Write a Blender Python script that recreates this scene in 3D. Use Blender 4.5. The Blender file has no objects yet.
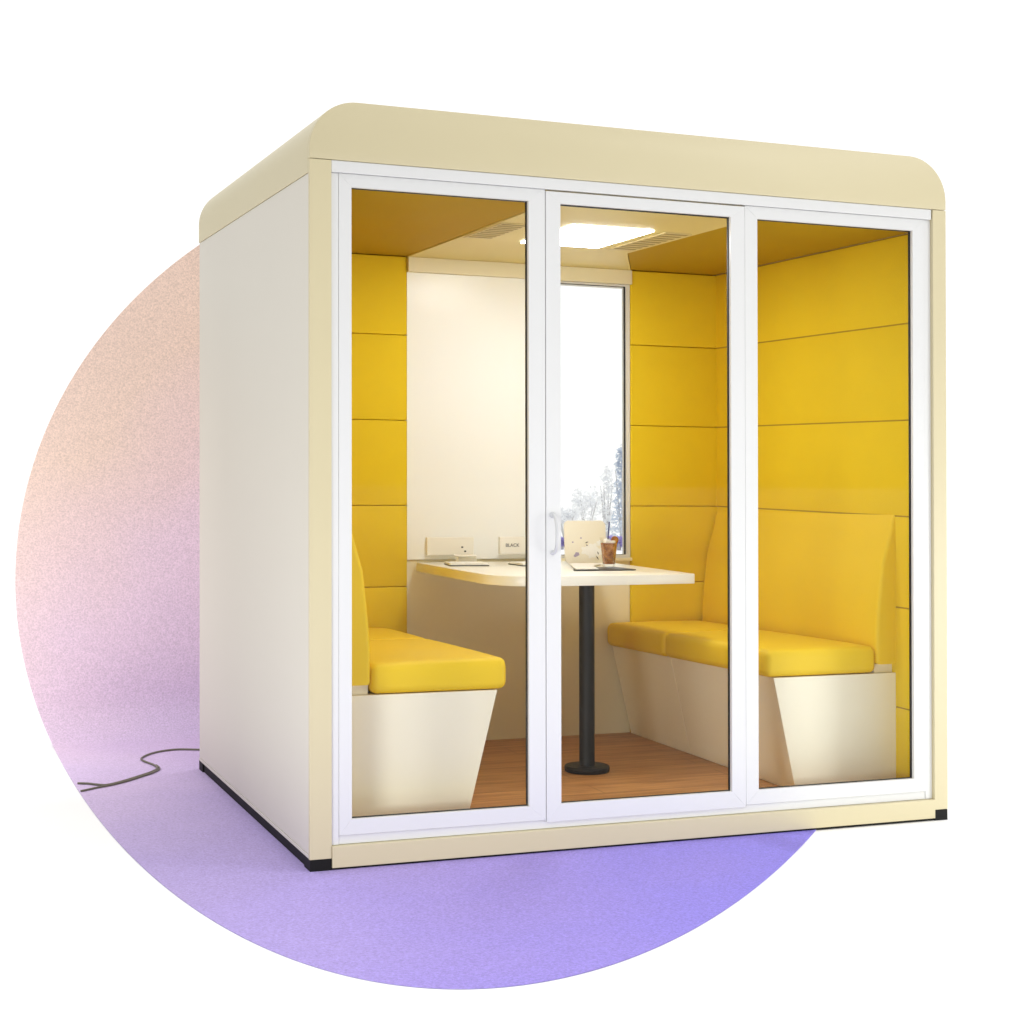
import bpy, bmesh, math, random
from mathutils import Vector, Matrix
random.seed(7)
S = bpy.context.scene

# ------------------------------------------------------------------ camera
CAM = Vector((-1.18444, -4.49193, 1.1567)); YAW, PIT, ROL, F = .37829, .00745, .01144, 1624.66
SX, SY = -.338, -56.97
KX, KY = -.01192, .00499          # the booth leans a few millimetres, as it stands in the photograph
fw = Vector((math.sin(YAW)*math.cos(PIT), math.cos(YAW)*math.cos(PIT), math.sin(PIT)))
r0 = Vector((math.cos(YAW), -math.sin(YAW), 0)); u0 = r0.cross(fw)
RT = r0*math.cos(ROL) + u0*math.sin(ROL); UP = -r0*math.sin(ROL) + u0*math.cos(ROL)
cam = bpy.data.objects.new('camera', bpy.data.cameras.new('camera'))
S.collection.objects.link(cam); S.camera = cam
cam.matrix_world = Matrix(((RT.x, UP.x, -fw.x, CAM.x), (RT.y, UP.y, -fw.y, CAM.y), (RT.z, UP.z, -fw.z, CAM.z), (0, 0, 0, 1)))
cam.data.sensor_width = 36; cam.data.lens = F*36/1024
cam.data.shift_x = -SX/1024; cam.data.shift_y = SY/1024
cam.data.clip_start = .05; cam.data.clip_end = 500

# ------------------------------------------------------------------ light
S.view_settings.view_transform = 'Standard'; S.view_settings.look = 'None'
S.view_settings.exposure = 0; S.view_settings.gamma = 1; S.view_settings.use_curve_mapping = False
S.cycles.max_bounces = 12; S.cycles.transparent_max_bounces = 24; S.cycles.diffuse_bounces = 6
S.cycles.use_denoising = True
w = bpy.data.worlds.new('World'); S.world = w; w.use_nodes = True
nt = w.node_tree; N = nt.nodes; L = nt.links; N.clear()
tc = N.new('ShaderNodeTexCoord'); dt = N.new('ShaderNodeVectorMath'); dt.operation = 'DOT_PRODUCT'; dt.inputs[1].default_value = (.6, .8, 0); L.new(tc.outputs['Generated'], dt.inputs[0]); sep = N.new('ShaderNodeSeparateXYZ'); L.new(tc.outputs['Generated'], sep.inputs[0])
mr = N.new('ShaderNodeMapRange'); mr.inputs['From Min'].default_value = .76; mr.inputs['From Max'].default_value = .22
L.new(dt.outputs['Value'], mr.inputs['Value'])
mx = N.new('ShaderNodeMix'); mx.data_type = 'RGBA'; L.new(mr.outputs[0], mx.inputs['Factor'])
mx.inputs['A'].default_value = (1.12, 1.12, 1.12, 1)      # white studio behind the booth
mx.inputs['B'].default_value = (.13, .115, .08, 1)         # dimmer, warmer side behind the camera
mz = N.new('ShaderNodeMapRange'); mz.inputs['From Min'].default_value = .35; mz.inputs['From Max'].default_value = .85
L.new(sep.outputs['Z'], mz.inputs['Value'])
m2 = N.new('ShaderNodeMix'); m2.data_type = 'RGBA'; L.new(mz.outputs[0], m2.inputs['Factor'])
L.new(mx.outputs['Result'], m2.inputs['A']); m2.inputs['B'].default_value = (1.78, 1.78, 1.78, 1)   # bright overhead
bg = N.new('ShaderNodeBackground'); L.new(m2.outputs['Result'], bg.inputs['Color']); bg.inputs['Strength'].default_value = 1
wo = N.new('ShaderNodeOutputWorld'); L.new(bg.outputs[0], wo.inputs[0])

def area(name, loc, target, size, power, col):
    d = bpy.data.lights.new(name, 'AREA'); d.shape = 'RECTANGLE'; d.size, d.size_y = size; d.energy = power; d.color = col
    o = bpy.data.objects.new(name, d); S.collection.objects.link(o); o.location = loc
    o.rotation_euler = (Vector(target)-Vector(loc)).to_track_quat('-Z', 'Y').to_euler(); return o
area('key_softbox', (5.0, -3.6, 4.6), (.9, .3, .8), (1.8, 1.8), 62, (1, .985, .95))
area('backdrop_fill', (-1.32, 1.6, .75), (-.98, 2.45, .6), (.6, 1.3), 6, (1, 1, 1))  # added fill lamp out of view, lifts the backdrop wall
# added low fill lamps out of view, narrow spread, brighten the foot of the booth
area('right_fill', (5.0, -2.7, .55), (1.3, 0, .05), (1.2, .5), 12, (.98, 1.0, .98)).data.spread = math.radians(72)
area('left_fill', (-2.3, -3.2, .5), (.9, 0, .05), (1.0, .5), 10, (.98, 1.01, .99)).data.spread = math.radians(62)

# ------------------------------------------------------------------ materials
def new_mat(name):
    m = bpy.data.materials.new(name); m.use_nodes = True
    return m, m.node_tree, m.node_tree.nodes['Principled BSDF']
def mat(name, col, rough=.5, var=.0, vscale=3, bump=0, bscale=200, metal=0, spec=.5, bdist=.001):
    m, nt, b = new_mat(name)
    b.inputs['Roughness'].default_value = rough; b.inputs['Metallic'].default_value = metal
    b.inputs['Specular IOR Level'].default_value = spec
    b.inputs['Base Color'].default_value = (*col, 1)
    g = nt.nodes.new('ShaderNodeNewGeometry')
    if var:
        n = nt.nodes.new('ShaderNodeTexNoise'); n.inputs['Scale'].default_value = vscale; n.inputs['Detail'].default_value = 6
        nt.links.new(g.outputs['Position'], n.inputs['Vector'])
        x = nt.nodes.new('ShaderNodeMix'); x.data_type = 'RGBA'
        x.inputs['A'].default_value = (*[c*(1-var) for c in col], 1); x.inputs['B'].default_value = (*[min(.95, c*(1+var)) for c in col], 1)
        nt.links.new(n.outputs['Fac'], x.inputs['Factor']); nt.links.new(x.outputs['Result'], b.inputs['Base Color'])
        q = nt.nodes.new('ShaderNodeMapRange'); q.inputs['To Min'].default_value = rough*.85; q.inputs['To Max'].default_value = min(1, rough*1.15)
        nt.links.new(n.outputs['Fac'], q.inputs['Value']); nt.links.new(q.outputs[0], b.inputs['Roughness'])
    if bump:
        n = nt.nodes.new('ShaderNodeTexNoise'); n.inputs['Scale'].default_value = bscale; n.inputs['Detail'].default_value = 3
        nt.links.new(g.outputs['Position'], n.inputs['Vector'])
        bp = nt.nodes.new('ShaderNodeBump'); bp.inputs['Strength'].default_value = bump; bp.inputs['Distance'].default_value = bdist
        nt.links.new(n.outputs['Fac'], bp.inputs['Height']); nt.links.new(bp.outputs[0], b.inputs['Normal'])
    return m
def emit(name, col, s):
    m, nt, b = new_mat(name); b.inputs['Base Color'].default_value = (*col, 1)
    b.inputs['Emission Color'].default_value = (*col, 1); b.inputs['Emission Strength'].default_value = s; return m
def glass(name, tint=(.988, .992, .988), f=.2):
    m, nt, b = new_mat(name); nt.nodes.remove(b)
    t = nt.nodes.new('ShaderNodeBsdfTransparent'); t.inputs[0].default_value = (*tint, 1)
    g = nt.nodes.new('ShaderNodeBsdfGlossy'); g.inputs['Roughness'].default_value = .02
    fr = nt.nodes.new('ShaderNodeFresnel'); fr.inputs['IOR'].default_value = 1.45
    mu = nt.nodes.new('ShaderNodeMath'); mu.operation = 'MULTIPLY'; mu.inputs[1].default_value = f
    nt.links.new(fr.outputs[0], mu.inputs[0])
    x = nt.nodes.new('ShaderNodeMixShader'); nt.links.new(mu.outputs[0], x.inputs[0])
    nt.links.new(t.outputs[0], x.inputs[1]); nt.links.new(g.outputs[0], x.inputs[2])
    nt.links.new(x.outputs[0], nt.nodes['Material Output'].inputs[0]); return m
def wood(name):
    m, nt, b = new_mat(name); N, L = nt.nodes, nt.links
    g = N.new('ShaderNodeNewGeometry'); mp = N.new('ShaderNodeMapping'); L.new(g.outputs['Position'], mp.inputs['Vector'])
    mp.inputs['Scale'].default_value = (2.2, 34, 5)
    n = N.new('ShaderNodeTexNoise'); n.inputs['Scale'].default_value = 1.6; n.inputs['Detail'].default_value = 9; n.inputs['Distortion'].default_value = .6
    L.new(mp.outputs[0], n.inputs['Vector'])
    cr = N.new('ShaderNodeValToRGB'); cr.color_ramp.elements[0].position = .3; cr.color_ramp.elements[0].color = (.36, .15, .045, 1)
    cr.color_ramp.elements[1].position = .72; cr.color_ramp.elements[1].color = (.64, .32, .11, 1)
    L.new(n.outputs['Fac'], cr.inputs[0])
    br = N.new('ShaderNodeTexBrick'); br.inputs['Scale'].default_value = 1; br.inputs['Brick Width'].default_value = 1.1; br.inputs['Row Height'].default_value = .13
    br.inputs['Mortar Size'].default_value = .0015; br.inputs['Color1'].default_value = (1, 1, 1, 1); br.inputs['Color2'].default_value = (.93, .93, .93, 1)
    br.inputs['Mortar'].default_value = (.4, .4, .4, 1); L.new(g.outputs['Position'], br.inputs['Vector'])
    mm = N.new('ShaderNodeMix'); mm.data_type = 'RGBA'; mm.blend_type = 'MULTIPLY'; mm.inputs['Factor'].default_value = 1
    L.new(cr.outputs[0], mm.inputs['A']); L.new(br.outputs[0], mm.inputs['B']); L.new(mm.outputs['Result'], b.inputs['Base Color'])
    b.inputs['Roughness'].default_value = .42; return m
def backdrop_mat():
    m, nt, b = new_mat('gradient_carpet'); N, L = nt.nodes, nt.links
    g = N.new('ShaderNodeNewGeometry'); s = N.new('ShaderNodeSeparateXYZ'); L.new(g.outputs['Position'], s.inputs[0])
    def lin(a, bx, by, bz):                    # a + bx*x + by*y + bz*z, the printed gradient's run along the cloth
        cur = None
        for out, k in (('X', bx), ('Y', by), ('Z', bz)):
            q = N.new('ShaderNodeMath'); q.operation = 'MULTIPLY_ADD'; L.new(s.outputs[out], q.inputs[0]); q.inputs[1].default_value = k
            if cur is None: q.inputs[2].default_value = a
            else: L.new(cur, q.inputs[2])
            cur = q.outputs[0]
        return cur
    t = lin(.50, .17, -.10, -.20)              # 0 at the upper left of the wall, 1 at the front right of the floor
    n0 = N.new('ShaderNodeTexNoise'); n0.inputs['Scale'].default_value = 1.6; n0.inputs['Detail'].default_value = 2; L.new(g.outputs['Position'], n0.inputs['Vector'])
    q = N.new('ShaderNodeMath'); q.operation = 'MULTIPLY_ADD'; L.new(n0.outputs['Fac'], q.inputs[0]); q.inputs[1].default_value = .12; L.new(t, q.inputs[2])
    cr = N.new('ShaderNodeValToRGB'); L.new(q.outputs[0], cr.inputs[0])
    E = cr.color_ramp.elements
    E[0].position = .0; E[0].color = (.90, .70, .60, 1)
    E[1].position = 1.0; E[1].color = (.23, .205, .78, 1)
    for p, c in ((.08, (.89, .69, .68, 1)), (.19, (.88, .69, .82, 1)), (.30, (.72, .58, .80, 1)), (.47, (.47, .38, .66, 1)), (.67, (.36, .29, .70, 1)), (.85, (.27, .235, .76, 1))):
        e = E.new(p); e.color = c
    n = N.new('ShaderNodeTexNoise'); n.inputs['Scale'].default_value = 150; n.inputs['Detail'].default_value = 4; n.inputs['Roughness'].default_value = .75
    L.new(g.outputs['Position'], n.inputs['Vector'])
    mr = N.new('ShaderNodeMapRange'); mr.inputs['From Min'].default_value = .3; mr.inputs['From Max'].default_value = .7
    mr.inputs['To Min'].default_value = .76; mr.inputs['To Max'].default_value = 1.2; L.new(n.outputs['Fac'], mr.inputs['Value'])
    vm = N.new('ShaderNodeVectorMath'); vm.operation = 'SCALE'; L.new(cr.outputs[0], vm.inputs[0]); L.new(mr.outputs[0], vm.inputs['Scale'])
    L.new(vm.outputs[0], b.inputs['Base Color'])
    bp = N.new('ShaderNodeBump'); bp.inputs['Strength'].default_value = .6; bp.inputs['Distance'].default_value = .004
    L.new(n.outputs['Fac'], bp.inputs['Height']); L.new(bp.outputs[0], b.inputs['Normal'])
    b.inputs['Roughness'].default_value = .95; b.inputs['Specular IOR Level'].default_value = .1; return m

M = dict(
    shell=mat('cream_shell_paint', (.63, .56, .365), .42, .03, 1.3, .12, 260, bdist=.0006),
    side=mat('pale_side_panel', (.68, .645, .57), .5, .025, 1.1, .1, 260, bdist=.0006),
    frame=mat('white_frame_paint', (.715, .72, .725), .3, .015, 2, .05, 90, bdist=.0005),
    handle=mat('grey_white_handle', (.58, .59, .61), .35),
    gasket=mat('black_rubber_gasket', (.015, .015, .016), .55),
    black=mat('black_base_trim', (.012, .0115, .011), .6, .2, 9, spec=.15),
    steel=mat('black_table_column', (.010, .009, .009), .5, .1, 5, spec=.3),
    yellow=mat('yellow_fabric_panel', (.79, .565, .017), .78, .06, 2.6, .6, 380, spec=.25, bdist=.0008),
    felt=mat('dark_ochre_felt', (.40, .25, .012), .9),
    seat=mat('yellow_leather', (.82, .565, .014), .58, .05, 4, .5, 240, spec=.4, bdist=.0009),
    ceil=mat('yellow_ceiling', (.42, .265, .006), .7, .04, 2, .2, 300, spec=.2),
    cream=mat('cream_interior_laminate', (.83, .775, .58), .4, .02, 1.5),
    ceilp=mat('khaki_ceiling_panel', (.68, .58, .25), .5, .02, 1.5),
    bench=mat('cream_bench_laminate', (.87, .82, .67), .38, .02, 2),
    board=mat('white_board', (.93, .95, .95), .25, .01, 1.5),
    table=mat('white_tabletop', (.89, .875, .80), .3, .01, 3),
    tedge=mat('cream_table_edge', (.84, .78, .60), .4, .02, 3),
    wood=wood('brown_wood_floor'),
    glass=glass('clear_glass'),
    lamp=emit('lit_diffuser', (1, 1.035, 1.08), 22),
    vent=mat('vent_slot_dark', (.36, .29, .13), .7),
    ventp=mat('vent_plate', (.62, .52, .26), .5),
    plastic=mat('white_plastic', (.91, .89, .83), .35),
    paper=mat('white_paper', (.88, .87, .84), .7, .02, 20),
    dark=mat('dark_grey_plastic', (.05, .05, .05), .4),
    ink=mat('dark_ink', (.05, .045, .05), .7),
    lilac=mat('lilac_ink', (.42, .36, .50), .7),
    ivory=mat('ivory_shell', (.84, .79, .67), .4, .02, 6),
    petal=mat('white_petal_print', (.88, .87, .84), .6),
    navy=mat('navy_straw', (.03, .03, .14), .4),
    cable=mat('olive_grey_cable', (.15, .14, .095), .5, .15, 30),
    white_floor=mat('white_studio_floor', (.965, .965, .965), .9, spec=0),
    backdrop=backdrop_mat(),
    bark=mat('grey_bark', (.7, .69, .7), .9, .2, 12),
)
def leaf(name, col):
    m, nt, b = new_mat(name); nt.nodes.remove(b)
    d = nt.nodes.new('ShaderNodeBsdfDiffuse'); t_ = nt.nodes.new('ShaderNodeBsdfTranslucent'); x = nt.nodes.new('ShaderNodeMixShader')
    d.inputs[0].default_value = t_.inputs[0].default_value = (*col, 1); x.inputs[0].default_value = .5
    nt.links.new(d.outputs[0], x.inputs[1]); nt.links.new(t_.outputs[0], x.inputs[2]); nt.links.new(x.outputs[0], nt.nodes['Material Output'].inputs[0]); return m
M['haze_pale'] = leaf('haze_pale_leaves', (.93, .935, .95)); M['blue'] = leaf('blue_grey_leaves', (.72, .77, .85)); M['violet'] = leaf('violet_flowers', (.55, .48, .82))  # haze outside is painted into the pale and blue grey leaf colours
tea, tn, tb = new_mat('iced_tea'); tb.inputs['Base Color'].default_value = (.50, .17, .035, 1); tb.inputs['Roughness'].default_value = .15
tb.inputs['Coat Weight'].default_value = .5
_n = tn.nodes.new('ShaderNodeTexNoise'); _n.inputs['Scale'].default_value = 55; _c = tn.nodes.new('ShaderNodeValToRGB')
_c.color_ramp.elements[0].position = .35; _c.color_ramp.elements[0].color = (.24, .07, .012, 1)
_c.color_ramp.elements[1].position = .7; _c.color_ramp.elements[1].color = (.66, .27, .06, 1)
_g = tn.nodes.new('ShaderNodeNewGeometry'); tn.links.new(_g.outputs['Position'], _n.inputs['Vector'])
tn.links.new(_n.outputs['Fac'], _c.inputs[0]); tn.links.new(_c.outputs[0], tb.inputs['Base Color']); M['tea'] = tea

# ------------------------------------------------------------------ helpers
def W(v): return Vector((v[0]+KX*v[2], v[1]+KY*v[2], v[2]))
def thing(name, label, cat, loc, group=None):
    o = bpy.data.objects.new(name, None); S.collection.objects.link(o); o.location = W(loc); o.empty_display_size = .1
    o['label'] = label; o['category'] = cat
    if group: o['group'] = group
    return o
def base(o):
    while o.parent: o = o.parent
    return o.location
def obj(name, bm, m, parent=None, lean=True, smooth=None, loc=None, label=None):
    if lean:
        for v in bm.verts: v.co = W(v.co)
    b = base(parent) if parent else Vector(loc or (0, 0, 0))
    for v in bm.verts: v.co -= b
    bmesh.ops.recalc_face_normals(bm, faces=bm.faces)
    me = bpy.data.meshes.new(name); bm.to_mesh(me); bm.free()
    for mm in (m if isinstance(m, (list, tuple)) else [m]): me.materials.append(mm)
    if smooth is not None: me.shade_smooth() if smooth >= 180 else me.set_sharp_from_angle(angle=math.radians(smooth)) 
    if smooth is not None and smooth < 180:
        for p in me.polygons: p.use_smooth = True
    o = bpy.data.objects.new(name, me); S.collection.objects.link(o); o.location = (0, 0, 0) if parent else b
    if parent: o.parent = parent
    if label: o['label'] = label
    return o
def tag(o, label, cat, group=None, kind=None):
    if label: o['label'] = label
    if cat: o['category'] = cat
    if group: o['group'] = group
    if kind: o['kind'] = kind
    return o
def BM(): return bmesh.new()
def prism(bm, pts, axis, a, b, bev=0, seg=2, mi=0):
    """closed outline extruded along an axis; pts are the two other coordinates in xyz order"""
    def P(p, t): return {'x': (t, p[0], p[1]), 'y': (p[0], t, p[1]), 'z': (p[0], p[1], t)}[axis]
    n = len(pts); t = bmesh.new()
    A = [t.verts.new(P(p, a)) for p in pts]; B = [t.verts.new(P(p, b)) for p in pts]
    t.faces.new(A); t.faces.new(B[::-1])
    for i in range(n): t.faces.new((A[i], B[i], B[(i+1) % n], A[(i+1) % n]))
    bmesh.ops.recalc_face_normals(t, faces=t.faces)
    if bev:
        es = [e for e in t.edges if e.calc_face_angle(0) > .5]
        bmesh.ops.bevel(t, geom=es, offset=bev, segments=seg, profile=.5, affect='EDGES', clamp_overlap=True)
    for f in t.faces: f.material_index = mi
    me = bpy.data.meshes.new('_'); t.to_mesh(me); t.free(); bm.from_mesh(me); bpy.data.meshes.remove(me); return bm
def box(bm, x0, x1, y0, y1, z0, z1, bev=0, seg=2, mi=0):
    return prism(bm, [(x0, y0), (x1, y0), (x1, y1), (x0, y1)], 'z', z0, z1, bev, seg, mi)
def tube(bm, pts, r, n=10, cap=True):
    P = [Vector(p) for p in pts]; rings = []; prev = None
    for i, p in enumerate(P):
        d = (P[min(i+1, len(P)-1)]-P[max(i-1, 0)]).normalized()
        u = d.orthogonal().normalized() if prev is None else (prev-d*prev.dot(d)).normalized(); prev = u; v = d.cross(u)
        rr = r(i/(len(P)-1)) if callable(r) else r
        rings.append([bm.verts.new(p+(u*math.cos(a)+v*math.sin(a))*rr) for a in [2*math.pi*k/n for k in range(n)]])
    for a, b in zip(rings, rings[1:]):
        for k in range(n): bm.faces.new((a[k], a[(k+1) % n], b[(k+1) % n], b[k]))
    if cap: bm.faces.new(rings[0][::-1]); bm.faces.new(rings[-1])
    return bm
def lathe(bm, prof, c, n=40):
    rings = [[bm.verts.new((c[0]+r*math.cos(2*math.pi*k/n), c[1]+r*math.sin(2*math.pi*k/n), c[2]+z)) for k in range(n)] for r, z in prof]
    for a, b in zip(rings, rings[1:]):
        for k in range(n): bm.faces.new((a[k], a[(k+1) % n], b[(k+1) % n], b[k]))
    bm.faces.new(rings[0][::-1]); bm.faces.new(rings[-1]); return bm
def smoothpath(pts, n=8):
    P = [Vector(p) for p in pts]; P = [P[0]*2-P[1]]+P+[P[-1]*2-P[-2]]; out = []
    for i in range(1, len(P)-2):
        a, b, c, d = P[i-1:i+3]
        for k in range(n):
            t = k/n; out.append(.5*((2*b)+(c-a)*t+(2*a-5*b+4*c-d)*t*t+(3*b-a-3*c+d)*t**3))
    return out+[P[-2]]
def ring(bm, x0, x1, z0, z1, wl, wr, wb, wt, y0, y1, bev=.0012):
    """a mitred frame of four profiles"""
    o = [(x0, z0), (x1, z0), (x1, z1), (x0, z1)]; i = [(x0+wl, z0+wb), (x1-wr, z0+wb), (x1-wr, z1-wt), (x0+wl, z1-wt)]
    for k in range(4):
        prism(bm, [o[k], o[(k+1) % 4], i[(k+1) % 4], i[k]], 'y', y0, y1, bev, 2)

# ------------------------------------------------------------------ setting: white studio floor, gradient backdrop
bm = BM(); n = 160; R = 400
prev = None
vs = [[bm.verts.new((x, y, 0)) for x in (-R, -8, -2, 0, 3, 8, R)] for y in (-R, -8, -2, 0, 3, 30, R)]
for i in range(6):
    for j in range(6): bm.faces.new((vs[i][j], vs[i][j+1], vs[i+1][j+1], vs[i+1][j]))
f = obj('floor', bm, M['white_floor'], lean=False); f['kind'] = 'structure'; f['label'] = 'plain white studio floor'

def pix(q):
    d = Vector(q)-CAM; z = d.dot(fw); return 512+SX+F*d.dot(RT)/z, 512+SY-F*d.dot(UP)/z
def inside(q):
    if (Vector(q)-CAM).dot(fw) < .1: return False
    x, y = pix(q); dx, dy = x-464.8, y-575.6
    a = (-.99783*dx+.06589*dy)/449.8; b = (.06589*dx+.99783*dy)/413.2
    return a*a+b*b < 1
YW, RW = 2.45, .18                      # where the backdrop turns up into a wall, and the radius of that turn
Lf = YW-RW; arc = RW*math.pi/2
def sweep(s):                            # s = distance along the cloth, 0 at y=0
    if s < Lf: return s, .0016
    if s < Lf+arc:
        a = (s-Lf)/RW; return Lf+RW*math.sin(a), .0016+RW*(1-math.cos(a))
    return YW, .0016+RW+s-Lf-arc
def xr_max(s):
    if s < .25: return 1.85
    if s < 1.4: return 1.85-(s-.25)/1.15*.95
    return .9
def span(s):
    y, z = sweep(s); xs = [-3+.02*k for k in range(300)]; ok = [x for x in xs if inside((x, y, z))]
    if not ok: return None
    def bis(a, b):
        for _ in range(30):
            c = (a+b)/2
            if inside((c, y, z)): b = c
            else: a = c
        return b
    lo = bis(ok[0]-.02, ok[0]); hi = bis(ok[-1]+.02, ok[-1]); hi = min(hi, xr_max(s))
    return (lo, hi) if hi > lo+1e-4 else None
lo, hi = -2, 0
def tip(a, b):
    for _ in range(40):
        c = (a+b)/2
        if span(c): b = c
        else: a = c
    return b
s0, s1 = tip(-2, 0), tip(4.9, 2.6)
rows = []; K = 260
for k in range(K+1):
    t = (1-math.cos(math.pi*k/K))/2; s = s0+(s1-s0)*t; sp = span(s)
    if sp: rows.append((s, sp))
bm = BM(); prev = None; nx = 40
for s, (a, b) in rows:
    y, z = sweep(s); cur = [bm.verts.new((a+(b-a)*(1-math.cos(math.pi*j/nx))/2, y, z)) for j in range(nx+1)]
    if prev:
        for j in range(nx): bm.faces.new((prev[j], prev[j+1], cur[j+1], cur[j]))
    prev = cur
bd = obj('backdrop', bm, M['backdrop'], lean=False, smooth=180); bd['kind'] = 'structure'
bd['label'] = 'round-edged backdrop sheet fading from peach to violet'
so = bd.modifiers.new('thickness', 'SOLIDIFY'); so.thickness = .0012; so.offset = -1

# ------------------------------------------------------------------ the booth
WX, DY, H = 2.178, 1.653, 2.2
YB = 1.46                      # face of the inner back wall
XL, XR = .12, 2.128             # faces of the padded side walls
ZF, ZC = .083, 1.965
booth = thing('office_booth', 'cream soundproof meeting booth with white framed glass front and yellow lining', 'office booth', (1.09, .8, 0))

# roof cap with big rounded corners; side skirts reach lower than the front fascia
Rr = .142
def arcpts(cx, cz, a0, a1, r=Rr, n=16): return [(cx+r*math.cos(math.radians(a0+(a1-a0)*k/n)), cz+r*math.sin(math.radians(a0+(a1-a0)*k/n))) for k in range(n+1)]
top = arcpts(WX-Rr, H-Rr, 0, 90)+arcpts(Rr, H-Rr, 90, 180)
bm = BM()
prism(bm, [(0, 2.0305), (WX, 2.0305)]+top, 'y', 0, .016, .0015, 2)
cap1 = obj('fascia', bm, M['shell'], booth, smooth=35)
bm = BM()
prism(bm, [(0, 1.992), (.058, 1.992), (.058, 2.012), (WX-.045, 2.012), (WX-.045, 1.992), (WX, 1.992)]+top, 'y', .0175, DY, .0015, 1)
obj('roof', bm, M['shell'], booth, smooth=35)
# corner posts
for x0, x1 in ((0, .0645), (2.126, WX)):
    bm = BM(); box(bm, x0, x1, 0, .0145, .036, 2.0285, .0012)
    box(bm, .0586 if x0 == 0 else x0, x1 if x0 == 0 else WX-.0587, .0135, .075, .05, 2.0)
    obj('corner_post', bm, M['shell'], booth)
for x0, x1 in ((.0012, .0638), (2.1265, WX-.0008)):
    for y0, y1 in ((.0005, .07), (DY-.07, DY-.002)):
        bm = BM(); box(bm, x0, x1, y0, y1, 0, .035, .0006); obj('foot', bm, M['black'], booth)
# outer side walls, with the thin trim at the foot
for side, (x0, x1) in enumerate(((.0025, .0575), (WX-.058, WX-.0025))):
    bm = BM(); box(bm, x0, x1, .0155, DY-.003, .047, 1.9905, .0015)
    obj('side_panel', bm, M['side'], booth)
    bm = BM(); box(bm, x0-.0015 if side == 0 else x1-.02, x0+.02 if side == 0 else x1+.0015, .0155, DY-.002, .036, .0462, .001)
    obj('side_trim', bm, M['side'], booth)
    bm = BM(); box(bm, x0+.004, x1-.004, .02, DY-.072, .002, .0352)
    obj('base_skirt', bm, M['black'], booth)
bm = BM(); box(bm, .0655, WX-.0535, .004, DY-.06, .0015, .0085)  # thin black front strip stands in for the shadow line under the plinth
box(bm, .06, WX-.06, .041, DY-.06, .0086, .055); obj('underframe_and_shadow_strip', bm, M['black'], booth)
bm = BM(); box(bm, .0652, 2.1255, -.004, .04, .009, .0705, .0015); obj('plinth', bm, M['shell'], booth)
# outer frame
bm = BM()
box(bm, .0652, .0878, .0098, .075, .0715, 1.9948, .001); box(bm, 2.098, 2.1245, .0125, .075, .0715, 1.9948, .001)
box(bm, .0885, 2.0965, .0135, .075, .0715, .0965, .001)
box(bm, .0652, 2.122, .003, .075, 1.9955, 2.0295, .0015)
obj('outer_frame', bm, M['frame'], booth)
def pane_set(parent, x0, x1, z0, z1, px0, px1, pz0, pz1, y0=.009):
    """sash profiles, rubber gasket and the pane between them"""
    bm = BM(); ring(bm, x0, x1, z0, z1, px0-x0, x1-px1, pz0-z0, z1-pz1, y0, y0+.013, .0007)
    ring(bm, x0+.004, x1-.004, z0+.004, z1-.004, px0-x0-.004, x1-px1-.0085, pz0-z0-.004, z1-pz1-.004, y0+.0225, y0+.030, .0007)
    fr = obj('sash', bm, M['frame'], parent)
    bm = BM(); ring(bm, px0-.012, px1+.012, pz0-.012, pz1+.012, .0125, .0145, .0140, .0140, y0+.0132, y0+.0223, 0)
    obj('gasket', bm, M['gasket'], fr)
    bm = BM(); box(bm, px0-.008, px1+.008, y0+.015, y0+.021, pz0-.008, pz1+.008)
    g = obj('glass_pane', bm, M['glass'], fr)
    return fr
w1 = pane_set(booth, .0885, .7305, .0975, 1.9945, .1265, .6765, .142, 1.9565)
w3 = pane_set(booth, 1.4175, 2.097, .0975, 1.9945, 1.463, 2.0515, .142, 1.9555)
# the middle leaf is the door: frame is the door's own mesh
bm = BM()
ring(bm, .7322, 1.4158, .0915, 1.9905, .048, .0502, .052, .0355, .007, .020, .0007)
ring(bm, .738, 1.410, .0985, 1.986, .0402, .0365, .041, .027, .0297, .038, .0007)
door = obj('door', bm, M['frame'], booth)
bm = BM(); ring(bm, .769, 1.377, .131, 1.966, .0120, .0135, .0140, .0140, .0202, .0295, 0); obj('gasket', bm, M['gasket'], door)
bm = BM(); box(bm, .772, 1.373, .022, .028, .134, 1.963); obj('glass_pane', bm, M['glass'], door)
bm = BM()
path = smoothpath([(.7515, .008, 1.014), (.7515, -.004, 1.013), (.752, -.016, 1.004), (.7525, -.024, .982), (.753, -.026, .955), (.753, -.023, .925), (.753, -.012, .906), (.753, .008, .9)], 6)
tube(bm, path, lambda t: .0048+.005*math.exp(-((t)/.10)**2)+.003*math.exp(-((1-t)/.08)**2), 12)
obj('handle', bm, M['handle'], door, smooth=180)

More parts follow.
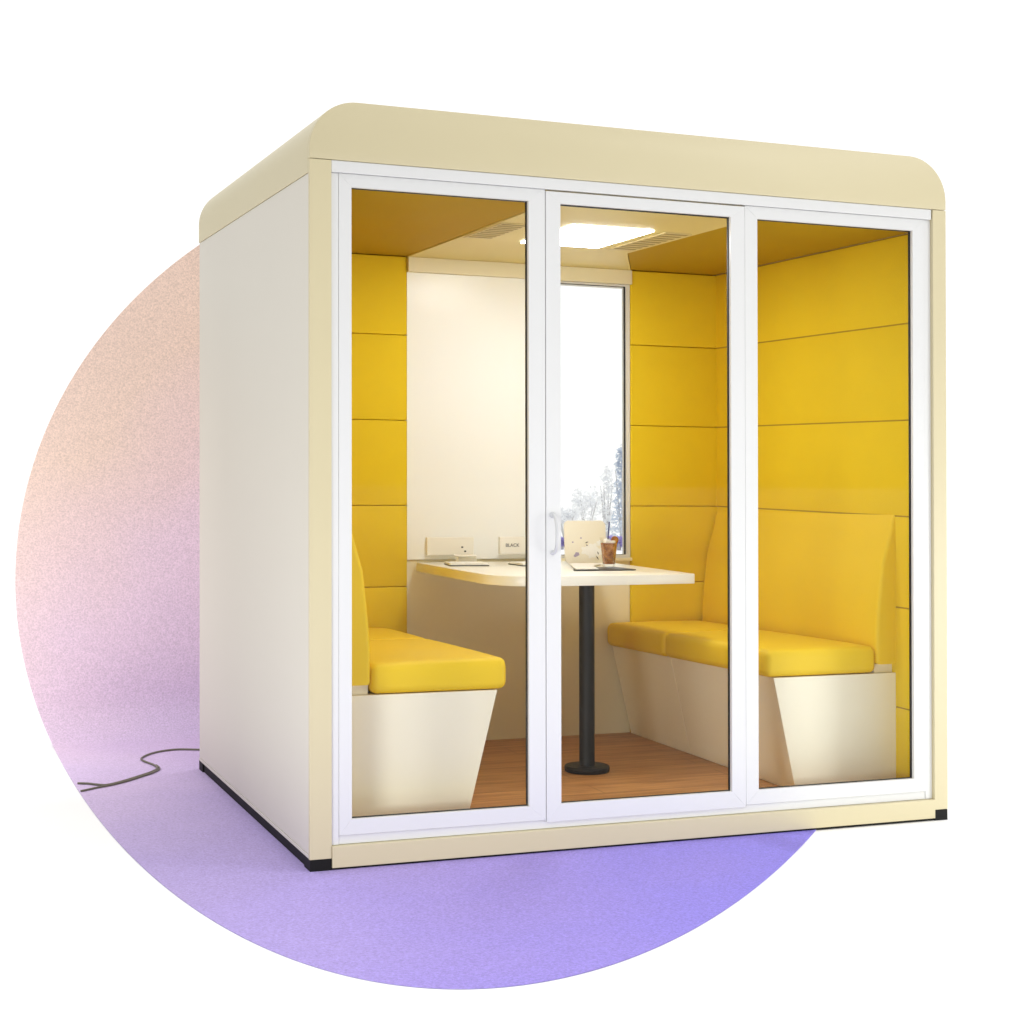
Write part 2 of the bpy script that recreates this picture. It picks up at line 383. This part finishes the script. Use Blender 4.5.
# inner floor, ceiling
bm = BM(); box(bm, .058, WX-.058, .0765, DY-.1, .0565, ZF); obj('booth_floor', bm, M['wood'], booth)
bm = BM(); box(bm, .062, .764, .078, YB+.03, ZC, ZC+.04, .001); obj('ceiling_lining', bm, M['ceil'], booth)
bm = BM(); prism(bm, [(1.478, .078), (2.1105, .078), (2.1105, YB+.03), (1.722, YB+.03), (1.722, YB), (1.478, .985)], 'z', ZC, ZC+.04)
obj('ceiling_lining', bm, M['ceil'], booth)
bm = BM(); prism(bm, [(.7655, .078), (1.4765, .078), (1.4765, .985), (1.7205, YB), (1.7205, YB+.03), (.7655, YB+.03)], 'z', ZC-.004, ZC+.036, .001)
cp = obj('ceiling_panel', bm, M['ceilp'], booth)
bm = BM(); box(bm, 1.0, 1.300, .412, .872, ZC-.009, ZC-.0045, .001); obj('ceiling_light', bm, M['lamp'], cp)
for x0, x1, y0, y1 in ((.772, .872, .47, .845), (1.352, 1.452, .43, .90)):
    bm = BM(); nb = 9
    box(bm, x0, x1, y0, y1, ZC-.0072, ZC-.0046, .0005)
    st = (y1-y0-.02)/nb
    for k in range(nb):
        box(bm, x0+.008, x1-.008, y0+.012+st*k, y0+.012+st*k+st*.42, ZC-.0084, ZC-.0074, 0, mi=1)
    obj('air_vent', bm, [M['ventp'], M['vent']], cp)
# padded lining: rows of upholstered boards on a dark felt backing
bm = BM(); box(bm, .0590, .064, .078, YB+.03, ZF+.001, ZC-.001); obj('felt_backing', bm, M['felt'], booth)
bm = BM(); box(bm, WX-.064, WX-.0590, .078, YB+.03, ZF+.001, ZC-.001); obj('felt_backing', bm, M['felt'], booth)
SE = [ZF, .35, .692, 1.004, 1.3315, 1.660, ZC-.002]
def pad(x0, x1, y0, y1, z0, z1, axis):
    """one soft board, slightly crowned"""
    bm = BM(); box(bm, x0, x1, y0, y1, z0, z1, .0045, 3)
    return obj('wall_pad', bm, M['yellow'], booth, smooth=60)
for z0, z1 in zip(SE, SE[1:]):
    pad(.0645, XL, .0775, YB+.0285, z0+.0003, z1-.0003, 'x')
    pad(XR, WX-.0645, .0775, YB+.0285, z0+.0001, z1-.0001, 'x')
    pad(XL+.0015, .765, YB, YB+.03, z0+.0010, z1-.0010, 'y')
    pad(1.7205, XR-.0015, YB, YB+.03, z0+.0010, z1-.0010, 'y')
for x0, x1 in ((XL, .764), (1.7215, XR)):
    bm = BM(); box(bm, x0, x1, YB+.0303, YB+.0317, ZF+.001, ZC-.001); obj('felt_backing', bm, M['felt'], booth)
# back wall with its window
wx0, wx1, wz0, wz1 = 1.385, 1.7, .806, 1.898
bm = BM()
box(bm, .0585, wx0-.02, YB+.0320, DY-.004, .047, 1.9905); box(bm, wx1+.20, WX-.0585, YB+.0320, DY-.004, .047, 1.9905)
box(bm, wx0-.02, wx1+.20, YB+.0320, DY-.004, .047, wz0-.09); box(bm, wx0-.02, wx1+.20, YB+.0320, DY-.004, wz1+.01, 1.9905)
obj('back_wall', bm, M['side'], booth)
bm = BM(); box(bm, .7665, 1.719, YB+.012, YB+.031, ZF+.0005, wz0-.012, .001); obj('lower_wall_panel', bm, M['cream'], booth)
bm = BM(); box(bm, .7665, 1.719, YB-.016, YB+.031, 1.9045, ZC-.0045, .001); obj('header_rail', bm, M['cream'], booth)
bm = BM(); box(bm, .7665, 1.372, YB+.006, YB+.0305, wz0-.011, 1.9042, .0015); obj('whiteboard', bm, M['board'], booth)
bm = BM(); ring(bm, 1.373, 1.719, wz0-.0112, 1.903, .014, .018, .012, .007, YB+.006, YB+.0125, .0007)
ring(bm, 1.373, 1.719, wz0-.0112, 1.903, .016, .0262, .014, .012, YB+.0192, YB+.027, .0007)
wf = obj('window_frame', bm, M['frame'], booth)
bm = BM(); ring(bm, 1.373, 1.719, wz0-.0110, 1.9028, .015, .0225, .013, .0085, YB+.0127, YB+.019, 0); obj('gasket', bm, M['gasket'], wf)
bm = BM(); box(bm, 1.38, 1.705, YB+.014, YB+.018, wz0-.006, 1.897); obj('glass_pane', bm, M['glass'], wf)
bm = BM(); box(bm, 1.373, 1.719, YB-.012, YB+.0315, wz0-.0235, wz0-.0115, .0015); obj('window_sill', bm, M['cream'], wf)

# power sockets on the whiteboard above the table
def text_mesh(s, size, thick=.0006):
    c = bpy.data.curves.new('t', 'FONT'); c.body = s; c.size = size; c.extrude = thick; c.align_x = 'LEFT'
    o = bpy.data.objects.new('t', c); S.collection.objects.link(o); bpy.context.view_layer.update()
    me = bpy.data.meshes.new_from_object(o.evaluated_get(bpy.context.evaluated_depsgraph_get()))
    bpy.data.objects.remove(o); bm = BM(); bm.from_mesh(me); bpy.data.meshes.remove(me); return bm
def to_wall(bm, x, y, z):
    for v in bm.verts: v.co = Vector((x+v.co.x, y-v.co.z, z+v.co.y))
    return bm
so1 = None
for x0, x1, kind in ((.842, 1.035, 0), (1.143, 1.315, 1)):
    bm = BM(); box(bm, x0, x1, YB-.010, YB+.0055, .812, .882, .003, 3)
    s_ = obj('power_socket', bm, M['plastic'], booth, label=('plain white socket plate with two small dark holes', 'white socket plate with dark lettering')[kind])
    bm = BM()
    if kind == 0:
        for dx, dz in ((.140, .030), (.152, .014)): box(bm, x0+dx, x0+dx+.008, YB-.0112, YB-.0102, .812+dz-.002, .812+dz+.004)
        obj('socket_hole', bm, M['ink'], s_)
    else:
        b2 = to_wall(text_mesh('BLACK', .019, .0004), x0+.024, YB-.0108, .843); obj('lettering', b2, M['ink'], s_)
        b2 = BM(); box(b2, x0+.004, x1-.002, YB-.0118, YB-.0102, .8145, .822, .0005); obj('socket_ledge', b2, M['paper'], s_)

# ------------------------------------------------------------------ benches
def bench(label, sgn, xw, xin_t, xin_b, cx_in, cx_back, tb, tt):
    """sgn +1: bench against the left wall opening to +x; -1 the right one"""
    def sl(bm):                          # the photographed benches run a touch lower towards the back wall
        for v in bm.verts: v.co.z -= .026*max(0, v.co.y-.2)/1.26*min(1, max(0, v.co.z-ZF)/.38)
        return bm
    t = thing('bench', label, 'bench', ((xw+xin_b)/2, .83, ZF), 'upholstered benches facing each other')
    y0, y1 = .2, YB-.002; xa = xw+sgn*.0015
    ym = .945
    bm = BM()
    for a, b in ((y0, ym-.0012), (ym+.0012, y1)):
        prism(bm, [(xa, ZF+.001), (xin_b, ZF+.001), (xin_t, .4665), (xa, .4665)], 'y', a, b, .0012, 2)
    obj('bench_base', sl(bm), M['bench'], t)
    # two cushions with rounded, crowned tops
    for a, b in ((y0-.004, ym-.001), (ym+.001, y1-.002)):
        bm = BM(); x0, x1 = sorted((cx_back, cx_in)); z0, z1 = .468, .558
        nx, ny = 14, 18
        box(bm, x0, x1, a, b, z0, z1, .024, 5)
        bmesh.ops.subdivide_edges(bm, edges=[e for e in bm.edges if e.calc_length() > .2], cuts=7, use_grid_fill=True)
        for v in bm.verts:
            if v.co.z > z1-.012:
                u = (v.co.x-x0)/(x1-x0); q = (v.co.y-a)/(b-a)
                v.co.z += .009*(max(0, 4*u*(1-u))**.5)*(max(0, 4*q*(1-q))**.35)+(.006 if sgn > 0 else 0)*u
        obj('seat_cushion', sl(bm), M['seat'], t, smooth=60)
    # backrest: wedge, thick at the seat, thin at the top, two lengths
    zt = 1.008
    pf = [(0, .497), (tb, .497), (tb, .60), (tb*.93+tt*.05, .68), (tb*.62+tt*.38, .84), (tt*1.06, .955), (tt*.92, .985), (tt*.55, zt), (0, zt)]
    bm = BM(); prism(bm, [(xa+sgn*px, pz) for px, pz in pf], 'y', y0, y1-.003)
    bmesh.ops.bevel(bm, geom=[e for e in bm.edges if e.calc_face_angle(0) > 1.2 and min(abs(v.co.x-xa) for v in e.verts) > .003], offset=.015, segments=5, profile=.5, affect='EDGES')
    bmesh.ops.bisect_plane(bm, geom=bm.verts[:]+bm.edges[:]+bm.faces[:], plane_co=(0, ym, 0), plane_no=(0, 1, 0))
    obj('backrest', sl(bm), M['seat'], t, smooth=50)
    bm = BM(); box(bm, *sorted((xa, xa+sgn*(tb-.004))), y0+.022, y1-.01, .467, .4965); obj('plinth_strip', sl(bm), M['bench'], t)
    return t
bench('yellow padded bench on angled cream base by the left pane', 1, XL, .648, .552, .682, XL+.121, .120, .06)
bench('yellow padded bench on angled cream base at the right, behind the table end', -1, XR, 1.632, 1.716, 1.602, XR-.092, .09, .03)

# ------------------------------------------------------------------ table
t = thing('table', 'white tabletop with curved left end on a single black column', 'table', (1.2, .76, ZF))
pl = [(.772, YB+.008), (.806, 1.0), (.812, .80)]+[(.812+.155*(1-math.cos(a)), .80-.195*math.sin(a)) for a in [math.pi/2*k/12 for k in range(1, 13)]]+[(1.2, .607), (1.560, .618), (1.566, .63), (1.556, YB-.004)]
pl[0] = (.80, YB-.004)
bm = BM(); prism(bm, pl, 'z', .7515, .7855, .0015, 2)
for f_ in bm.faces:
    f_.material_index = 0
obj('tabletop', bm, M['table'], t, smooth=25)
cx, cy = 1.205, .76
bm = BM(); lathe(bm, [(.0285, .018), (.0275, .03), (.0275, .66)], (cx, cy, ZF+.003)); obj('table_column', bm, M['steel'], t, smooth=30)
bm = BM(); lathe(bm, [(.078, 0), (.080, .004), (.080, .017), (.077, .0205), (.02, .022)], (cx, cy, ZF+.001)); obj('base_plate', bm, M['steel'], t, smooth=30)
bm = BM(); lathe(bm, [(.045, 0), (.045, .006)], (cx, cy, .745)); obj('mounting_plate', bm, M['steel'], t)

# ------------------------------------------------------------------ small things on the table
ZT = .7858
def rotbox(bm, c, sx, sy, sz, ang, bev=.001, seg=2, mi=0):
    b2 = BM(); box(b2, -sx/2, sx/2, -sy/2, sy/2, 0, sz, bev, seg, mi); b2.transform(Matrix.Translation(c) @ Matrix.Rotation(math.radians(ang), 4, 'Z'))
    me = bpy.data.meshes.new('_'); b2.to_mesh(me); b2.free(); bm.from_mesh(me); bpy.data.meshes.remove(me)
def notebook(c, sx, sy, ang, label):
    t = thing('notebook', label, 'notebook', c)
    bm = BM(); rotbox(bm, c, sx, sy, .003, ang); obj('cover', bm, M['dark'], t)
    bm = BM(); rotbox(bm, (c[0], c[1], c[2]+.0032), sx-.004, sy-.004, .007, ang); obj('pages', bm, M['paper'], t)
    return t
notebook((.93, 1.25, ZT+.0002), .15, .12, -8, 'white notepad under the plain socket plate')
notebook((1.185, 1.21, ZT+.0002), .15, .13, 4, 'white notepad below the lettered socket plate')
# small folded white cards / adaptor blocks above the pads
bm = BM(); rotbox(bm, (.975, 1.375, ZT+.0002), .075, .035, .026, -6, .004, 3); rotbox(bm, (.968, 1.365, ZT+.0262), .085, .045, .006, -16, .002, 2)
tag(obj('charger', bm, M['plastic'], smooth=60, loc=W((.975, 1.40, ZT))), 'small white charger block behind the notepad, under the plain socket plate', 'charger')
bm = BM(); rotbox(bm, (1.205, 1.22, ZT+.0108), .075, .05, .009, 8, .003, 3)
tag(obj('phone', bm, M['paper'], smooth=60, loc=W((1.205, 1.22, ZT+.0108))), 'small white phone lying on the notepad below the lettered socket plate', 'phone')

# rounded display card with a pale floral print
t = thing('display_card', 'ivory rounded card with faint flower print standing on the table before the window', 'display card', (1.40, 1.2, ZT))
def stand(b2):      # local x right, y up, z towards the viewer -> stands on the table, leaning back a little
    b2.transform(Matrix.Translation((1.402, 1.2, ZT+.004)) @ Matrix.Rotation(math.radians(-4), 4, 'Z') @ Matrix.Rotation(math.radians(84), 4, 'X')); return b2
def rrect(w_, h_, r_, n_=6):
    out = []
    for cx_, cz_, a0 in ((w_/2-r_, r_, -90), (w_/2-r_, h_-r_, 0), (-w_/2+r_, h_-r_, 90), (-w_/2+r_, r_, 180)):
        out += [(cx_+r_*math.cos(math.radians(a0+90*k/n_)), cz_+r_*math.sin(math.radians(a0+90*k/n_))) for k in range(n_+1)]
    return out
bm = BM(); prism(bm, rrect(.170, .165, .020), 'z', -.006, 0, .0012); card = obj('card', stand(bm), M['ivory'], t, smooth=40)
bm = BM(); rotbox(bm, (1.402, 1.215, ZT+.0002), .11, .05, .006, -4, .002); obj('foot', bm, M['ivory'], t, smooth=40)
def blob(px, py, r_, k_, ph, z_, m, nm):
    bm = BM(); prism(bm, [(px+r_*(1+k_*math.cos(5*a+ph))*math.cos(a), py+r_*.85*(1+k_*math.cos(5*a+ph))*math.sin(a)) for a in [2*math.pi*q/30 for q in range(30)]], 'z', z_, z_+.0005)
    obj(nm, stand(bm), m, card)
for q, (px, py, r_) in enumerate(((.002, .050, .020), (.030, .060, .020), (.050, .044, .018), (.022, .036, .018), (.058, .078, .013))):
    blob(px, py, r_, .22, q*1.3, .0006+.0007*q, M['petal'], 'flower_print')
for q, (px, py, r_) in enumerate(((-.018, .098, .0035), (-.052, .082, .0035), (-.036, .036, .009), (-.044, .030, .006))):
    blob(px, py, r_, .1, q, .0006, M['lilac'], 'bud_print')
for px, py, a_, l_ in ((-.004, .078, .35, .016), (.000, .072, -.5, .009), (.040, .030, -1.0, .020), (.046, .046, -1.2, .014)):
    ca, sa = math.cos(a_), math.sin(a_); bm = BM()
    prism(bm, [(px, py), (px+ca*l_*.5-sa*.0022, py+sa*l_*.5+ca*.0022), (px+ca*l_, py+sa*l_), (px+ca*l_*.5+sa*.0022, py+sa*l_*.5-ca*.0022)], 'z', .0045, .005)
    obj('leaf_print', stand(bm), M['ink'], card)

# tray, paper sheet, iced tea with straw
bm = BM(); prism(bm, [(1.200, .842), (1.425, .832), (1.44, .842), (1.425, 1.0), (1.26, 1.0), (1.196, .855)], 'z', ZT+.0002, ZT+.004, .001)
tag(obj('tray', bm, M['dark'], loc=W((1.30, .93, ZT))), 'thin dark tray under the glass of iced tea and the paper sheet', 'tray')
bm = BM(); prism(bm, [(1.318, 1.17), (1.455, 1.17), (1.345, 1.01), (1.292, .848), (1.203, .85)], 'z', ZT+.0044, ZT+.0075, .0008)
tag(obj('paper_sheet', bm, M['paper'], loc=W((1.30, .98, ZT+.0044))), 'folded cream paper sheet lying on the dark tray, left of the iced tea', 'paper')
tc_ = (1.388, .965, ZT+.0045)
t = thing('tea_glass', 'tall glass of iced tea with a dark straw standing on the tray', 'drinking glass', tc_)
bm = BM(); lathe(bm, [(.0, 0), (.022, 0), (.0235, .002), (.0345, .108), (.0332, .108), (.0225, .012), (.0, .010)], tc_, 32); obj('tumbler', bm, M['glass'], t, smooth=40)
bm = BM(); lathe(bm, [(.0, .0125), (.022, .0125), (.0312, .090), (.0, .090)], tc_, 32); obj('iced_tea', bm, M['tea'], t, smooth=40)
for k in range(3):
    bm = BM(); rotbox(bm, (tc_[0]+(-.014, .010, -.002)[k], tc_[1]+(-.010, -.008, .012)[k], tc_[2]+(.084, .080, .088)[k]), .019, .019, .019, 25*k+10, .003, 2)
    obj('ice_cube', bm, M['paper'], t, smooth=40)
bm = BM(); tube(bm, [(tc_[0]-.008, tc_[1], tc_[2]+.05), (tc_[0]+.002, tc_[1], tc_[2]+.168)], .0027, 8); obj('straw', bm, M['navy'], t, smooth=60)
bm = BM(); prism(bm, arcpts(tc_[0]+.024, tc_[2]+.100, -60, 240, .015, 14), 'y', tc_[1]-.003, tc_[1]+.003, .001); obj('lemon_slice', bm, M['tea'], t, smooth=40)

# ------------------------------------------------------------------ power cable on the backdrop
cp_ = [(.30, 1.93), (.18, 2.00), (.074, 2.045), (-.002, 2.075), (-.071, 2.055), (-.13, 2.0), (-.172, 1.92), (-.172, 1.855), (-.150, 1.765), (-.150, 1.69), (-.185, 1.622), (-.237, 1.559), (-.306, 1.482), (-.368, 1.430)]
cA = cp_+[(-.40, 1.445), (-.43, 1.475), (-.464, 1.492)]; cB = cp_[8:]+[(-.41, 1.405), (-.45, 1.375), (-.478, 1.355)]
t = thing('power_cable', 'grey power cable snaking over the lilac backdrop from behind the booth', 'cable', (-.17, 1.85, 0))
bm = BM(); tube(bm, smoothpath([(x, y, .0072) for x, y in cA], 8), .0038, 10); obj('upper_strand', bm, M['cable'], t, lean=False, smooth=180)
bm = BM(); tube(bm, smoothpath([(x+.008, y-.008, .0072) for x, y in cB], 8), .0036, 10); obj('lower_strand', bm, M['cable'], t, lean=False, smooth=180)

# ------------------------------------------------------------------ pale shrubs seen through the back window
def leafball(bm, c, rx, rz, n, size):
    for _ in range(n):
        while True:
            p = Vector((random.uniform(-1, 1), random.uniform(-1, 1), random.uniform(-1, 1)))
            if .15 < p.length < 1: break
        p = Vector((c[0]+p.x*rx, c[1]+p.y*rx, c[2]+p.z*rz)); s = size*random.uniform(.6, 1.4)
        a = Vector((random.uniform(-1, 1), random.uniform(-1, 1), random.uniform(-1, 1))).normalized(); b = a.orthogonal().normalized()
        vs = [bm.verts.new(p+a*s), bm.verts.new(p+b*s*.5), bm.verts.new(p-a*s), bm.verts.new(p-b*s*.5)]; bm.faces.new(vs)
def ground_at(px, d):                    # a spot on the floor d metres ahead, under a column of the view
    dr = fw+RT*((px-512-SX)/F); q = CAM+dr*d; return q.x, q.y
def shrub(px, d, h, wd, label, m, n=700, name='shrub', cat='shrub', group=None, tall=False):
    x, y = ground_at(px, d); t = thing(name, label, cat, (0, 0, 0), group); t.location = (x, y, 0)
    bm = BM()
    for k in range(4):
        a = k*1.6+px; tube(bm, [(x, y, 0), (x+wd*.12*math.cos(a), y+wd*.12*math.sin(a), h*.3), (x+wd*.3*math.cos(a), y+wd*.3*math.sin(a), h*.75)], lambda q: .022*(1-.75*q), 6)
    obj('trunk', bm, M['bark'], t, lean=False)
    bm = BM()
    if tall:
        for k in range(12):
            q = k/11; leafball(bm, (x+random.uniform(-.04, .04), y, h*(.12+.82*q)), wd*.5*(1-.75*q)+.03, h*.09, n//12, .035)
    else:
        for k in range(9):
            a = random.uniform(0, 6.3); rr = wd*.3*random.random()**.5
            leafball(bm, (x+rr*math.cos(a), y+rr*math.sin(a), h*random.uniform(.35, .78)), wd*random.uniform(.16, .26), h*random.uniform(.16, .24), n//9, .04)
    obj('crown', bm, m, t, lean=False)
    return t
g = 'shrubs beyond the back window'
shrub(566, 26, .62, .62, 'haze-pale low shrub outside, left edge of the back window', M['haze_pale'], 520, group=g)
shrub(588, 27, .86, .66, 'haze-pale rounded shrub outside, middle of the back window', M['haze_pale'], 620, group=g)
shrub(607, 25.5, 1.18, .34, 'slender pale shrub outside, between round shrub and blue conifer', M['haze_pale'], 520, group=g, tall=True)
shrub(623, 25, 1.5, .38, 'tall blue grey conifer outside at the right edge of the back window', M['blue'], 1100, 'conifer', 'conifer', tall=True)
shrub(620, 23, .22, .30, 'low violet flower clump outside, right part of the back window', M['violet'], 700, 'flower_clump', 'flowers', 'violet flowers beyond the back window')
shrub(563, 23, .20, .18, 'low violet flower clump outside, beside the door frame', M['violet'], 400, 'flower_clump', 'flowers', 'violet flowers beyond the back window')
